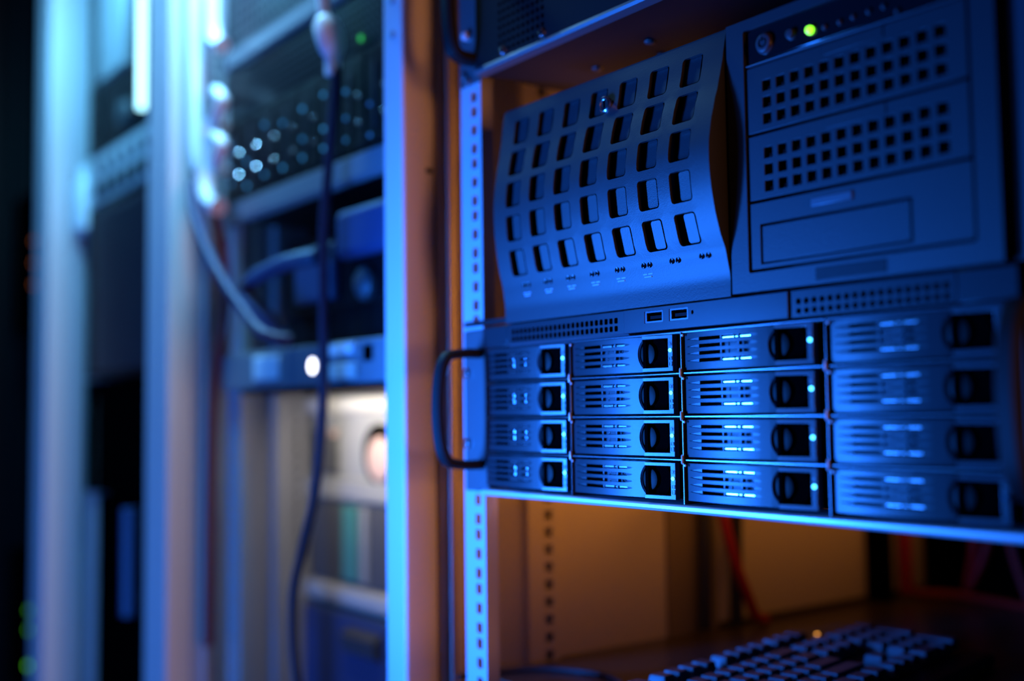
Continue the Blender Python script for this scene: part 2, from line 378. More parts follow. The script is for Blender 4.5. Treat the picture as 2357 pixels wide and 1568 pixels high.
# one drive carrier, built for the bay at x = 0, z = 0
def carrier(parent, lit=True):
    zb, zt = 1.6, 24.5
    zc = [20.3, 15.9, 11.5, 7.1]
    def hh(x):
        if x <= 2.2 or x >= 60: return 0.0
        if x < 12: return 1.15*(x-2.2)/9.8
        if x < 46: return 1.15
        return 1.15*math.sqrt(max(0, 1-((x-46)/14)**2))
    # face with four pointed slots, ending in a round bite where the latch sits
    cx, cz, R = 78.8, 13.3, 11.9
    bx = [.6, 2.2, 7, 12.0, 17, 22, 28, 34, 40, 46, 49, 52, 55, 57.5, 59, 60, 66.9]
    fs = []
    for a, b in zip(bx[:-1], bx[1:]):
        lo = [[(a, zb)], [(b, zb)]]
        A = [zb]; B = [zb]
        for z in reversed(zc): A += [z-hh(a), z+hh(a)]; B += [z-hh(b), z+hh(b)]
        A.append(zt); B.append(zt)
        for j in range(0, len(A), 2): fs.append([(a, A[j]), (b, B[j]), (b, B[j+1]), (a, A[j+1])])
    # seam x=66.9 carries the slot vertices too; strip to the bite
    zz = [zb, 3.5, 5.5]+[8+i for i in range(0, 12)]+[21.1, 23.1, zt]
    zs_ = [zb]+[z for z in sorted(zc)]+[zt]
    zz = sorted(set([zb, 2.6, 4.2, 5.6, 7.1, 9.3, 11.5, 13.7, 15.9, 18.1, 20.3, 21.7, 23.2, zt]))
    def edge(z):
        d = R*R-(z-cz)**2
        return min(71.4, cx-math.sqrt(d)) if d > 0 else 71.4
    for a, b in zip(zz[:-1], zz[1:]):
        fs.append([(66.9, a), (edge(a), a), (edge(b), b), (66.9, b)])
    o = MB().shell(fs, lambda u, v, d: (u, 1.2-2.2*(1-((u-36)/36)**2)+d, v), 1.6).build('drive_carrier', 'carrier', parent, bevel=.25, seg=1)
    # bracket around the latch opening
    bf = [[(74.6, 1.4), (95.4, 1.4), (95.4, 3.9), (74.6, 3.9)], [(74.6, 22.3), (95.4, 22.3), (95.4, 24.6), (74.6, 24.6)],
          [(95.4, 1.4), (99.2, 1.4), (99.2, 3.9), (95.4, 3.9)], [(95.4, 3.9), (99.2, 3.9), (99.2, 22.3), (95.4, 22.3)], [(95.4, 22.3), (99.2, 22.3), (99.2, 24.6), (95.4, 24.6)]]
    bk = MB().shell(bf, lambda u, v, d: (u, -2.9+(u-74.6)*.13+d, v), 4)
    bk.build('latch_bracket', 'bracket', o, bevel=.25)
    # dark latch well with a round rim and the button
    w = MB().cyl((cx, 4.6, cz), (0, 1, 0), 11.9, 3, 32).box(66, 99, 12, 14, 1.2, 24.8).box(94.6, 95.4, 3, 12, 3.9, 22.3).box(71.4, 95, 3, 12, 22.4, 23).box(71.4, 95, 3, 12, 3.2, 3.8)
    w.build('latch_well', 'dark', o)
    rim = MB(); segs = []
    for a in range(100, 261, 8):
        segs.append(a)
    ring = []
    for a in segs:
        c, s_ = math.cos(math.radians(a)), math.sin(math.radians(a))
        ring.append([(cx+r*c, y, cz+r*s_) for r, y in ((11.8, 1.0), (11.8, 11), (11.0, 11), (11.0, 1.6))])
    rim.rings(ring); rim.build('latch_rim', 'smooth', o)
    MB().box(68.6, 70.6, 6.2, 7.4, 10.6, 15.0).build('latch_notch', 'gold', o)
    MB().lathe((73.6, 9.0, cz), (0, -1, 0), [(0, 7.3), (5.4, 7.3), (6.4, 6.9), (6.8, 5.8), (7.0, 3.0), (7.05, .3)], 28).build('release_button', 'latch', o)
    MB().box(71.6, 74.7, .6, 12, 1.4, 24.6).build('latch_bar', 'dark', o, bevel=.3)
    # status light and the small printed symbols beside it
    MB().lathe((97.4, -.1, 14.6), (0, -1, 0), [(0, 1.3), (.6, 1.2), (1.0, .7), (1.1, .2)], 16).build('status_light', 'led_cyan' if lit else 'led_off', o)
    sy = MB().lathe((97.4, -.12, 18.7), (0, -1, 0), [(0, .75), (.15, .75)], 12)
    for a in range(8):
        sy.box(97.4+1.25*math.cos(a*.785)-.17, 97.4+1.25*math.cos(a*.785)+.17, -.27, -.05, 18.7+1.25*math.sin(a*.785)-.17, 18.7+1.25*math.sin(a*.785)+.17)
    for z0, z1 in ((8.4, 10.6), (4.6, 7.4)):
        sy.box(96.5, 96.75, -.27, -.05, z0, z1).box(98.3, 98.55, -.27, -.05, z0, z1).box(96.5, 98.55, -.27, -.05, z1-.25, z1).box(96.5, 98.55, -.27, -.05, z0, z0+.25)
    sy.build('printed_symbol', 'smooth', o)
    # shiny drive cage seen through the slots
    cg = MB()
    def pad(x0, x1, z, h):
        a = [(2.9-.30*(1-(k/3-1)**2), z+(k/3-1)*h) for k in range(7)]+[(4.2, z+h), (4.2, z-h)]
        cg.prism(a, lambda u, v, t: (t, u, v), x0, x1)
    for z in (20.3, 7.1):
        pad(30.5, 39.4, z, 1.2); pad(41.0, 43.2, z, 1.1); pad(44.8, 53.4, z, 1.2)
    for x0, x1 in ((34, 36), (36.6, 40), (46, 48.5), (49, 53)): pad(x0, x1, 14.2, .8)
    for x in (35.0, 49.4):
        cg.lathe((x, 3.4, 3), (0, 0, 1), [(0, .45), (20.5, .45)], 10)
    cg.build('drive_cage', 'chrome', o)
    rb = MB()
    for x in (29.6, 43.4): rb.box(x-.5, x+.5, 2, 5, 2.4, 24)
    rb.box(1, 62, 14, 16, 2, 24.3).build('inner_rib', 'smooth', o)
    # shallow floor of the slot ends
    MB().box(1.4, 11.6, 2.0, 2.8, 4, 23).box(1.4, 66, 9, 9.6, 2, 4).box(65, 66, 2.8, 9.6, 2, 24).box(52.5, 66, 2.4, 3.2, 3.9, 23).build('slot_floor', 'carrier', o)
    return o
c0 = carrier(sv)
for row in range(4):
    for col, x in enumerate((0.2, 107.0, 215.7, 325.8)):
        if row == 0 and col == 0: continue
        o = dup(c0, sv, (x-0.2, 0, 26.9*row))
        if col == 3:
            for ch in o.children:
                if ch.name.startswith('status_light'):
                    ch.data = ch.data.copy(); ch.data.materials[0] = M['led_off']
c0.location.x += 0.2*S

# ------------------------------------------------------------------ tower-style server above it
tw = thing('bezel_server', 'black four-unit server with windowed bulging bezel and a lit green indicator', 'server', (29, 0, 124.2))
YP = [(124, -.6), (136, -.3), (151, -3.5), (166, -9.7), (179, -13.2), (192, -15.5), (204, -16.5), (215, -16.4), (228, -14.2), (241, -10.6), (253, -6.5), (270, -2.2), (288, 1.5)]
def bulge(x, z):
    for (a, ya), (b, yb) in zip(YP[:-1], YP[1:]):
        if z <= b:
            t = max(0, (z-a)/(b-a)); t = t*t*(3-2*t)*.35+t*.65; y = ya+(yb-ya)*t; break
    else: y = YP[-1][1]
    k = 0.62+0.38*(x-30)/226
    return y*k if y < 0 else y
wx = [55.0+29.3*i for i in range(7)]; wz = [167.8, 193.4, 218.8, 243.0, 267.4]
xs = [30, 42]+[(wx[i]+wx[i+1])/2 for i in range(6)]+[245, 256.3]
zs = [124.6, 134, 145, 155.2]+[(wz[i]+wz[i+1])/2 for i in range(4)]+[279, 286.4]
H = {}
for i in range(7):
    for j in range(5):
        w = 9.3-.5*(j == 4); h = 9.6
        H[(i+1, j+3)] = (wx[i]-w, wx[i]+w, wz[j]-h, wz[j]+h, 2.6)
MB().shell(perf(xs, zs, H, 4, 4), lambda u, v, d: (u, bulge(u, v)+d, v), 2.6).build('bezel', 'plastic', tw)
# side cheeks of the bezel
for x, n in ((255.2, 1.1), (30.2, 1.1)):
    zz = [124.6+i*161.8/30 for i in range(31)]; poly = [(bulge(x, z)+.6, z) for z in zz]+[(16, 286.4), (16, 124.6)]
    MB().prism(poly, lambda u, v, a: (a, u, v), x-n, x+n-.2).build('bezel_cheek', 'plastic', tw)
MB().box(30, 256, 3.0, 16, 286.4, 288).build('bezel_cap', 'plastic', tw)
for x in wx:
    m_ = MB()
    for j, z in enumerate(wz):
        d, la, ra = ((4.8, -.6, 8.3), (5.0, -.6, 8.4), (5.0, -.8, 8.4), (4.6, -2.2, 8.0), (3.4, -6.6, 7.6))[j]
        sl = (704-x)/497; up = d*(z-57)/497
        a, b = x+la-d*sl, x+ra-d*sl
        A = arc_rect(a, b, z-8.9+up, z+8.7+up, 1.6)
        pol = [p_ for q_ in A for p_ in q_]
        m_.prism(pol, lambda u, v, t: (u, bulge(x, z)+(bulge(x, v)-bulge(x, z))+d+t, v), 0, 1.2)
    m_.build('inner_slat', 'plastic', tw)
MB().box(30, 428, 17, 480, 126, 287.5).build('chassis', 'chassis', tw)
MB().box(33, 254, 12, 14, 128, 286).build('bezel_dark_sheet', 'dark', tw)  # near-black sheet added to keep the window gaps dark
for i in range(8):
    x = 59.4+25.7*i
    for d in (-2.6, 2.9):
        MB().lathe((x+d, bulge(x, 151)+.4, 151), (0, -1, .2), [(0, 2.1), (.9, 2.1), (1.3, 1.6), (1.0, 1.2), (.6, .3)], 16).build('indicator_light', 'gloss', tw)
    if i < 6:
        y = bulge(x, 145)
        m_ = MB().box(x-4.5, x-1, y-.15, y+.6, 144.8, 145.6).box(x+.2, x+4, y-.15, y+.6, 144.8, 145.6).box(x-3.5, x+3, y-.15, y+.6, 143, 143.8)
        m_.build('printed_mark', 'mark', tw)
lk = MB().lathe((152.4, bulge(152, 264)-.2, 264.3), (0, -1, 0), [(0, 5.4), (2.6, 5.4), (3.2, 4.6), (3.2, 3.6), (2.4, 3.4)], 24).build('bezel_lock', 'chrome', tw)
MB().box(151.8, 153.0, bulge(152, 264)-2.9, bulge(152, 264)-1.5, 261.8, 266.8).build('key_slot', 'dark', lk)
# drive-bay frame
fx0, fx1, fz0, fz1 = 258.2, 427.5, 125.6, 287.2
f = perf([fx0, 271.2, 414.6, fx1], [fz0, 136.6, 280.8, fz1], lambda i, j: (271.2+.01, 414.6-.01, 136.6+.01, 280.8-.01, 1.5) if (i, j) == (1, 1) else None, 1, 3)
MB().shell(f, front(-1.0), 14).build('bay_frame', 'plastic', tw, bevel=1.0)
def cover(z0, z1, holes):
    x0, x1 = 273.0, 412.6
    if not holes: return MB().box(x0, x1, 0, 10, z0, z1)
    n = 12; p = 10.09; xs = [x0]+[287.2-p/2+p*i for i in range(n+1)]+[x1]
    zc = [z0+7.1, z0+26.6-9.8, z0+26.6]
    zz = [z0, zc[0]-4.9, zc[0]+4.9, zc[1]+4.9, zc[2]+4.9, z1]
    return MB().shell(perf(xs, zz, lambda i, j: (xs[i]+2.0, xs[i+1]-2.0, zc[j-1]-3.2, zc[j-1]+3.2, .4) if 1 <= i <= n and 1 <= j <= 3 else None, 1, 2), front(0), 3)
for z0, z1 in ((218.5, 257.6), (179.0, 216.7)):
    cv = cover(z0, z1, True).build('bay_cover', 'plastic', tw, bevel=.5)
    MB().box(328.4, 366, -.5, .2, z1-6.4, z1-.2).build('release_tab', 'plastic', cv, bevel=.25)
    g = MB()
    for i in range(12):
        for j, zz in enumerate((z0+7.1, z0+16.8, z0+26.6)):
            if random.random() < (.9 if j != 1 else .35):
                x = 287.2+10.09*i-2.0; g.lathe((x+.6, 3.9, zz-3.2), (0, 0, 1), [(0, .5), (.5, .9), (2.6, .8), (3.4, .3)], 8)
    g.build('glint_bead', 'zinc', cv)  # zinc beads added behind the holes to give glints
    MB().box(273, 413, 9, 11, z0, z1).build('cover_backing', 'dark', cv)
# optical drive cover with a raised door and pale tab
cv = MB().shell(perf([273.0, 279.6, 379.4, 412.6], [138.6, 140.9, 164.6, 177.0], lambda i, j: (279.7, 379.3, 141.0, 164.5, .6) if (i, j) == (1, 1) else None, 1, 2), front(0), 3).build('bay_cover', 'plastic', tw, bevel=.5)
MB().box(280.9, 378.0, .3, 3, 142.0, 163.3).build('drive_door', 'plastic', cv, bevel=.5)
MB().box(279, 380, 3.2, 5, 140, 165).build('cover_backing', 'dark', cv)
MB().box(316.5, 344.2, -1.0, 1, 168.6, 174.0).build('eject_tab', 'metal', cv, bevel=.8)
# glossy control strip
cs = MB().box(272.4, 413.4, 1.5, 6, 260.8, 280.2).build('control_strip', 'gloss', tw, bevel=.6)
MB().box(272.6, 413, -.7, 3, 258.7, 259.5).build('chrome_line', 'metal', tw, bevel=.35)
pb = MB().lathe((286.2, 1.5, 270.0), (0, -1, 0), [(0, 6.4), (.6, 6.4), (1.2, 5.7), (2.6, 5.2), (3.0, 4.2), (2.8, 2.0), (2.7, .2)], 32).build('power_button', 'button', tw)
ic = MB(); rr = []
for a in range(120, 421, 12):
    c, s_ = math.cos(math.radians(a)), math.sin(math.radians(a))
    rr.append([(286.2+r*c, y, 270+r*s_) for r, y in ((2.75, -1.75), (2.75, -1.0), (2.3, -1.0), (2.3, -1.75))])
ic.rings(rr); ic.box(285.95, 286.45, -1.75, -1, 271.0, 273.4); ic.build('power_symbol', 'dark', pb)
MB().lathe((305.2, 1.5, 270.0), (0, -1, 0), [(0, 3.4), (.4, 3.4), (1.0, 2.7), (2.6, 2.5), (2.9, 1.6), (2.8, .2)], 24).build('reset_button', 'button', tw)
MB().lathe((318.6, 1.5, 268.4), (0, -1, 0), [(0, 2.5), (1.4, 2.5), (2.6, 2.0), (3.1, 1.0), (3.2, .2)], 24).build('power_light', 'led_green', tw)
for x, z in ((328.3, 267.4), (338.3, 267.3), (347.0, 267.5), (356.8, 267.6), (366, 267.6), (374, 262.5), (382, 271)):
    MB().lathe((x, 1.5, z), (0, -1, 0), [(0, 1.7), (.8, 1.6), (1.5, 1.1), (1.8, .3)], 14).build('indicator_light', 'button', tw)
MB().box(318.8, 364.0, -1.3, 1, 127.6, 134.6).build('name_plate', 'chassis', tw, bevel=.4)
MB().box(428.0, 462, 4.5, 6.8, 126, 287).build('rack_ear', 'smooth', tw)
MB().box(-33, 30, 4.6, 6.8, 126, 130).build('rack_ear', 'chassis', tw)

# ------------------------------------------------------------------ black server at the top
ts = thing('rack_server', 'topmost black server of the closest rack, with ventilated corner and bow handle', 'server', (0, 0, 325))
MB().box(-5, 436, 9.5, 560, 326.5, 500).box(-5, 436, 4, 9.5, 326.5, 330).build('chassis', 'chassis', ts)
xs = [-6]+[24+5.9*i for i in range(11)]+[436]; zs = [330, 333]+[333+6.2*i for i in range(1, 22)]+[498]
f = perf(xs, zs, lambda i, j: (xs[i]+1, xs[i+1]-1, zs[j]+1.1, zs[j+1]-1.1, 1.6) if 1 <= i <= 10 and 1 <= j <= 21 else None, 1, 2)
MB().shell(f, front(0), 2.0).build('front_panel', 'chassis', ts)
MB().prism([(-1.2, 330), (-2.4, 327.6), (-1.4, 325.4), (8, 325.2), (8, 330)], lambda u, v, a: (a, u, v), -6, 436).build('bottom_edge', 'metal', ts)
MB().box(-36, -6, 4.5, 6.9, 322.5, 500).build('rack_ear', 'metal', ts, bevel=.5)
handle_mb(-12, 430, 340, 22, 5, 5.6).build('handle', 'handle', ts)
for z in (364, 344):
    MB().lathe((-22, 4.6, z-2), (0, -1, 0), [(0, 3.6), (5, 3.6), (6, 2.8), (6.3, 1.2)]).build('ear_screw', 'lip', ts)
for x, z in ((31, 335.4), (79.5, 335.4)):
    MB().lathe((x, 0, z), (0, -1, 0), [(0, 3.6), (1.4, 3.5), (2.4, 2.6), (2.7, 1.0)]).build('panel_screw', 'chrome', ts)
for x, z in ((-29, 331), (-24, 325.5)):
    MB().lathe((x, 4.5, z), (0, -1, 0), [(0, 4.2), (1.6, 4.0), (2.6, 2.6)]).build('rack_screw', 'metal', ts)
for x, y in ((60, 70), (78, 130), (130, 60), (112, 90)):
    MB().lathe((x, y, 326.6), (0, 0, -1), [(0, 4), (1.2, 3.6), (2, 2)]).build('base_screw', 'metal', ts)

# ------------------------------------------------------------------ shelf, keyboard and cables under the storage server
sh = thing('rack_shelf', 'dark shelf carrying the keyboard at the bottom of the closest rack', 'shelf', (200, 300, -166))
MB().box(-77.5, 468, 50, 760, -166, -163).box(-85.5, -77.5, 137, 275, -166, -163).box(-82.5, -77.5, 275, 346, -166, -163).box(-85.5, -77.5, 346, 760, -166, -163).build('tray', 'shelf', sh)
MB().box(-85.5, -82.8, 346.5, 758, -163, -157).build('tray_rim', 'shelf', sh)
kb = thing('keyboard', 'black keyboard lying lengthways on the dark shelf, blue light on its keys', 'keyboard', (100, 190, -163))
ang = math.radians(10.5)
KO = Vector((96.0, 145.0, 0)); dl = Vector((-math.sin(ang), math.cos(ang), 0)); dw = Vector((math.cos(ang), math.sin(ang), 0))
PK = 18.2
def K(a, w, z):
    q = KO+dl*a+dw*w; return (q.x, q.y, z)
A0, A1 = -205, 232
def ztop(w): return -141.5-w*0.055
body = MB().add([K(A0, -14, -162.5), K(A1, -14, -162.5), K(A1, 132, -162.5), K(A0, 132, -162.5), K(A0, -14, -142), K(A1, -14, -142), K(A1, 132, -152), K(A0, 132, -152)],
         [(3,2,1,0),(4,5,6,7),(0,1,5,4),(1,2,6,5),(2,3,7,6),(3,0,4,7)])
body.build('keyboard_body', 'smooth', kb, bevel=3)
def key(a, w, la, lw):
    zb = ztop(w)-1.5; zt = ztop(w)+7.5
    m = MB(); r = []
    for s_, z in ((0.9, zb), (2.6, zt-1.0), (3.2, zt), ):
        r.append([K(a+s_, w+s_*.8, z), K(a+la-s_, w+s_*.8, z), K(a+la-s_, w+lw-s_*.8, z), K(a+s_, w+lw-s_*.8, z)])
    m.rings(r).build('key', 'keycap', kb)
rows = [0, 26, 26+PK, 26+2*PK, 26+3*PK, 26+4*PK]
def put(row, a, units=1.0, hu=1.0): key(A0+8+a*PK, rows[row]-6, units*PK-1.0, hu*PK-1.0)
for a in (0, 2, 3, 4, 5, 6.5, 7.5, 8.5, 9.5, 11, 12, 13, 14): put(0, a)
for i in range(13): put(1, i)
put(1, 13, 2)
put(2, 0, 1.5); [put(2, 1.5+i) for i in range(12)]; put(2, 13.5, 1.5)
put(3, 0, 1.75); [put(3, 1.75+i) for i in range(11)]; put(3, 12.75, 2.25)
put(4, 0, 2.25); [put(4, 2.25+i) for i in range(10)]; put(4, 12.25, 2.75)
for a, u in ((0, 1.25), (1.25, 1.25), (2.5, 1.25), (3.75, 6.25), (10, 1.25), (11.25, 1.25), (12.5, 1.25), (13.75, 1.25)): put(5, a, u)
for a in (15.3, 16.3, 17.3): put(0, a); put(1, a); put(2, a)
put(4, 16.3); [put(5, a) for a in (15.3, 16.3, 17.3)]
for r_ in (1, 2, 3, 4): [put(r_, a) for a in (18.6, 19.6, 20.6)]
put(5, 18.6, 2); put(5, 20.6); put(1, 21.6); put(2, 21.6, 1, 2); put(4, 21.6, 1, 2)
MB().lathe(K(168, 1, -142), (0, 0, 1), [(0, 1.6), (.6, 1.5), (1.0, .6)], 12).build('lock_light', 'led_amber', kb)
MB().tube([K(-60, -13, -155), (70, 90, -160), (10, 118, -160.5), (-22, 112, -160.5), (-52, 92, -160.5), (-66, 60, -160.5), (-70, 20, -160.5)], 2.4).build('cord', 'blackcable', kb)
def cable(name, label, pts, r, m, group=None, cat='cable'):
    return tag(MB().tube(pts, r).build(name, m), label, cat, group)
cable('red_cable', 'red cable slanting down the amber side wall beside a black cable', [(-64, 330, -9), (-64, 333, -40), (-64, 350, -93), (-64, 370, -134), (-64, 380, -152), (-60, 392, -157)], 5.5, 'red')
cable('black_cable', 'black cable hanging straight down the amber side wall', [(-74, 322, -9), (-74, 320, -60), (-74, 316, -159)], 6.5, 'blackcable')
cable('black_cable', 'thick black cable hanging next to the slanting red cable', [(-66, 362, -9), (-72, 362, -60), (-74, 362, -158)], 7, 'blackcable')
cable('red_cable', 'straight red cable hanging at the back of the shelf, against black', [(-58, 627, 200), (-58, 628, -60), (-58, 629, -140), (-57, 630, -155)], 8, 'red')
cable('red_cable', 'red cable lying in a curve along the back of the shelf', [(-62, 652, -157.8), (-24, 668, -157), (10, 668, -157.5), (50, 660, -157.5), (120, 640, -157.8)], 5, 'red')
cable('red_cable', 'red cable drooping in loops in the dark behind the keyboard', [(0, 680, 60), (-2, 680, -60), (-4, 680, -110), (-14, 682, -150), (4, 684, -120), (22, 684, -70), (34, 682, -60), (44, 682, -110), (60, 680, -155)], 5, 'red')
d = thing('cable_duct', 'black upright cable duct at the back end of the amber side wall', 'cable duct', (-74, 602, -163))
MB().box(-85, -66, 592, 614, -162.8, 320).build('duct_body', 'dark', d, bevel=2)
MB().box(-66, -63, 594, 612, -162.8, 320).build('duct_cover', 'dark', d)
d = thing('equipment_case', 'black equipment case in the dark behind the keyboard', 'case', (150, 720, -163))
MB().box(-80, 440, 700, 755, -162.8, 60).build('case_body', 'dark', d, bevel=3)
MB().box(-40, 420, 697, 700, -140, 40).build('case_panel', 'dark', d)

# ------------------------------------------------------------------ second rack
def simple_server(name, label, x0, x1, y, z0, z1, grp=None):
    t = thing(name, label, 'server', (x0, y, z0), grp)
    MB().box(max(x0, -538) if x0 > -700 else x0, x1, y+2, y+560, z0+3, z1).build('chassis', 'chassis', t)
    return t
def perf_front(t, x0, x1, y, z0, z1, nx, nz, m='chassis', r=2.0, gap=.22):
    xs = [x0+(x1-x0)*i/nx for i in range(nx+1)]; zs = [z0+(z1-z0)*i/nz for i in range(nz+1)]
    f = perf(xs, zs, lambda i, j: (xs[i]+(xs[1]-xs[0])*gap, xs[i+1]-(xs[1]-xs[0])*gap, zs[j]+(zs[1]-zs[0])*gap, zs[j+1]-(zs[1]-zs[0])*gap, r), 1, 2)
    return MB().shell(f, front(y), 2).build('front_grille', m, t)
X2A, X2B = -578, -125
# upper disk array
u1 = simple_server('disk_array', 'dark ventilated disk array at the top of the second rack', X2A+12, X2B, 25, 492, 660)
perf_front(u1, X2A+12, X2B, 22, 500, 658, 30, 12, 'smooth')
MB().prism([(24, 500), (20, 497), (21, 480), (26, 477), (29, 477), (29, 500)], lambda u, v, a: (a, u, v), X2A, X2B).build('front_rim', 'midgrey', u1)
MB().box(X2A, X2A+41, 25, 29, 477, 660).build('rack_ear', 'metal', u1)
# blade chassis
u2 = simple_server('disk_array', 'tall dark disk array with rows of drive sleds in the second rack', X2A+12, X2B, 25, 284, 474)
perf_front(u2, X2A+12, X2B, 24, 412, 470, 48, 7, 'carrier', 1.4, .2)
for i in range(9):
    x = X2A+18+48.4*i
    o = MB().box(x, x+45, 21, 29, 316, 408).build('drive_sled', 'chassis', u2, bevel=1.5)
    MB().box(x+14, x+18, 19.5, 22, 330, 394).build('sled_handle', 'smooth', o, bevel=.8)
    for z in (330, 356, 382):
        if random.random() < .85:
            MB().lathe((x+8, 21, z+random.uniform(-6, 6)), (0, -1, 0), [(0, 2.2), (1, 2), (1.6, 1)], 10).build('sled_light', mat('dim_cyan_light', (.1, .4, .6), .3, emit=(.05, .35, .7), estr=random.uniform(.1, .9)), o)
    for z in (342, 368):
        MB().lathe((x+32, 21, z), (0, -1, 0), [(0, 2.6), (1, 2.2), (1.6, 1)], 10).build('sled_screw', 'chrome', o)
MB().prism([(24, 312), (19, 309), (20, 289), (25, 285), (29, 285), (29, 312)], lambda u, v, a: (a, u, v), X2A, X2B).build('front_rim', 'midgrey', u2)
MB().box(X2A, X2A+41, 25, 29, 285, 474).build('rack_ear', 'metal', u2)
MB().lathe((-232, 22, 424), (0, -1, 0), [(0, 3.2), (1.2, 3), (2, 1.2)], 12).build('status_light', mat('dim_green_light', (.1, .5, .1), .3, emit=(.03, .55, .05), estr=1.0), u2)
# small dark box with tangled blue parts
jb = thing('junction_box', 'blue-lit box with rounded lumps above the slim switch in the second rack', 'box', (-300, 60, 140))
MB().box(-440, X2B, 40, 300, 166, 250).build('box_body', 'chassis', jb, bevel=6)
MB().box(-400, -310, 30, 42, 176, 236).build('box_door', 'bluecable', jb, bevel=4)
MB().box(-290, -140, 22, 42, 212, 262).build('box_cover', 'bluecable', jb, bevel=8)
MB().lathe((-250, 38, 186), (0, -1, 0), [(0, 18), (6, 17), (10, 12), (12, 3)], 20).build('dial', 'metal', jb)
MB().box(-440, X2B, 44, 290, 131, 166).build('base', 'chassis', jb)
# slim switch
sw = thing('network_switch', 'slim blue switch with a white light and pale panels in the second rack', 'switch', (-340, 25, 84))
MB().box(X2A, X2B, 22, 29, 88, 130).build('front_plate', 'midgrey', sw, bevel=2)
MB().box(-538, X2B, 29, 300, 86, 130).build('case', 'chassis', sw)
MB().box(-485, -418, 20, 26, 97, 124).build('face_plate', 'whitecable', sw, bevel=2)
MB().box(-300, -240, 18, 26, 93, 108).build('label_plate', 'beige', sw, bevel=1)
MB().box(-300, -245, 18, 26, 116, 127).build('label_plate', 'whitecable', sw, bevel=1)
MB().box(-232, -212, 22, 26, 108, 124).build('port', 'dark', sw)
MB().lathe((-338, 23, 108), (0, -1, 0), [(0, 8), (1.5, 7.5), (2.5, 3)], 16).build('status_light', 'led_white', sw)
MB().lathe((-318, 23, 115), (0, -1, 0), [(0, 6), (1.5, 5.5), (2.5, 3)], 16).build('push_button', 'pink', sw)
MB().box(-538, X2B, 29.5, 300, 82, 88).build('tray', 'chassis', sw)
# beige unit
bg = thing('beige_unit', 'beige and grey enclosure with a dark window, second rack below the slim switch', 'enclosure', (-380, 160, -182))
x0, x1 = -622, -122
MB().box(x0, x1, 166, 600, -180, 78).build('enclosure', 'beigegrey', bg, bevel=2)
MB().prism([(166, 80), (158, 78), (156, 66), (160, 60), (166, 58)], lambda u, v, a: (a, u, v), x0, x1).build('top_trim', 'beige', bg)
MB().box(x0+2, -553, 161, 167, -18, 38).build('window', 'darkgrey', bg, bevel=2)
MB().box(-566, -552, 159, 163, 30, 38).build('lamp', 'pink', bg, bevel=1)
MB().lathe((-447, 164, 10), (0, -1, 0), [(0, 36), (3, 36), (4, 32)], 28).build('fan_rim', 'dark', bg)
MB().lathe((-440, 160, 4), (0, -1, 0), [(0, 27), (3, 25), (5, 14), (5.5, 2)], 28).build('fan_cover', 'pink', bg)
MB().prism([(166, -22), (158, -24), (157, -46), (161, -51), (166, -52)], lambda u, v, a: (a, u, v), x0, x1).build('middle_trim', 'beigegrey', bg)
MB().box(x0+4, x1, 161, 167, -151, -53).build('lower_panel', 'darkgrey', bg, bevel=1)
MB().box(-532, -496, 158, 163, -146, -55).build('green_strip', 'green', bg, bevel=1)
MB().box(-486, -472, 158, 163, -146, -55).build('grey_strip', 'beigegrey', bg, bevel=1)
MB().prism([(166, -153), (156, -156), (156, -172), (160, -178), (166, -178)], lambda u, v, a: (a, u, v), x0, x1).build('bottom_trim', 'beige', bg)
lo = thing('power_supply', 'dark blue-lit case under the beige enclosure in the second rack', 'power supply', (-380, 160, -400))
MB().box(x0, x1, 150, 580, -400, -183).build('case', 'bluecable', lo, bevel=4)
MB().prism([(150, -196), (138, -204), (140, -222), (150, -228)], lambda u, v, a: (a, u, v), -500, -420).build('grip', 'metal', lo)
st = thing('rack_shelf', 'shelf board under the dark blue-lit case in the second rack', 'shelf', (-300, 160, -410))
MB().box(-622, x1, 158, 600, -410, -401).build('tray', 'chassis', st)
# cables of the second rack
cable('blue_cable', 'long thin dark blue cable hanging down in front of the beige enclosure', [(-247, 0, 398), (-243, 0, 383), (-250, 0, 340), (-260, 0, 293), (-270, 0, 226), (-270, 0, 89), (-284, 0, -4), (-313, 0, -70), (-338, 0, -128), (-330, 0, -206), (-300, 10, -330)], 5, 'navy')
pl = thing('network_plug', 'white cable ending in a plug that hangs before the tall disk array', 'plug', (-250, 0, 440))
MB().tube([(-275, 2, 640), (-270, 0, 560), (-265, -2, 480), (-260, -2, 442)], 7).build('cord', 'whitecable', pl)
MB().tube([(-260, -2, 448), (-258, -2, 440), (-252, -2, 426), (-247, -2, 410), (-245, -2, 402)], lambda t: 8+6*math.sin(math.pi*min(1, t*1.15))**.8, sub=4).build('boot', 'whitecable', pl)
MB().box(-252, -240, -8, 4, 386, 404).build('connector', 'whitecable', pl, bevel=1.5)
def ring_hook(z, label):
    t = thing('cable_ring', label, 'cable ring', (-560, 10, z), 'white cable rings on the second rack')
    MB().box(-578, -566, 23, 29.5, z-22, z+22).build('mount', 'whitecable', t, bevel=1)
    MB().tube([(-572, 24, z+16), (-556, 4, z+18), (-530, -6, z+14), (-514, -6, z), (-530, -6, z-15), (-556, 4, z-18), (-572, 24, z-16)], 7).build('loop', 'whitecable', t)
ring_hook(425, 'pale cable ring on the second rack rail, upper of two')
ring_hook(372, 'pale cable ring on the second rack rail, lower of two')
cable('white_cable', 'white cable hooked at its end beside the upper disk array', [(-560, 0, 660), (-559, 0, 580), (-557, 0, 525), (-548, 0, 505), (-528, 0, 495)], 10, 'whitecable')
cable('white_cable', 'white cable curling to a stop beside the tall disk array', [(-570, 0, 415), (-577, 0, 380), (-580, 0, 338), (-566, 0, 316), (-537, 0, 303)], 11, 'whitecable')
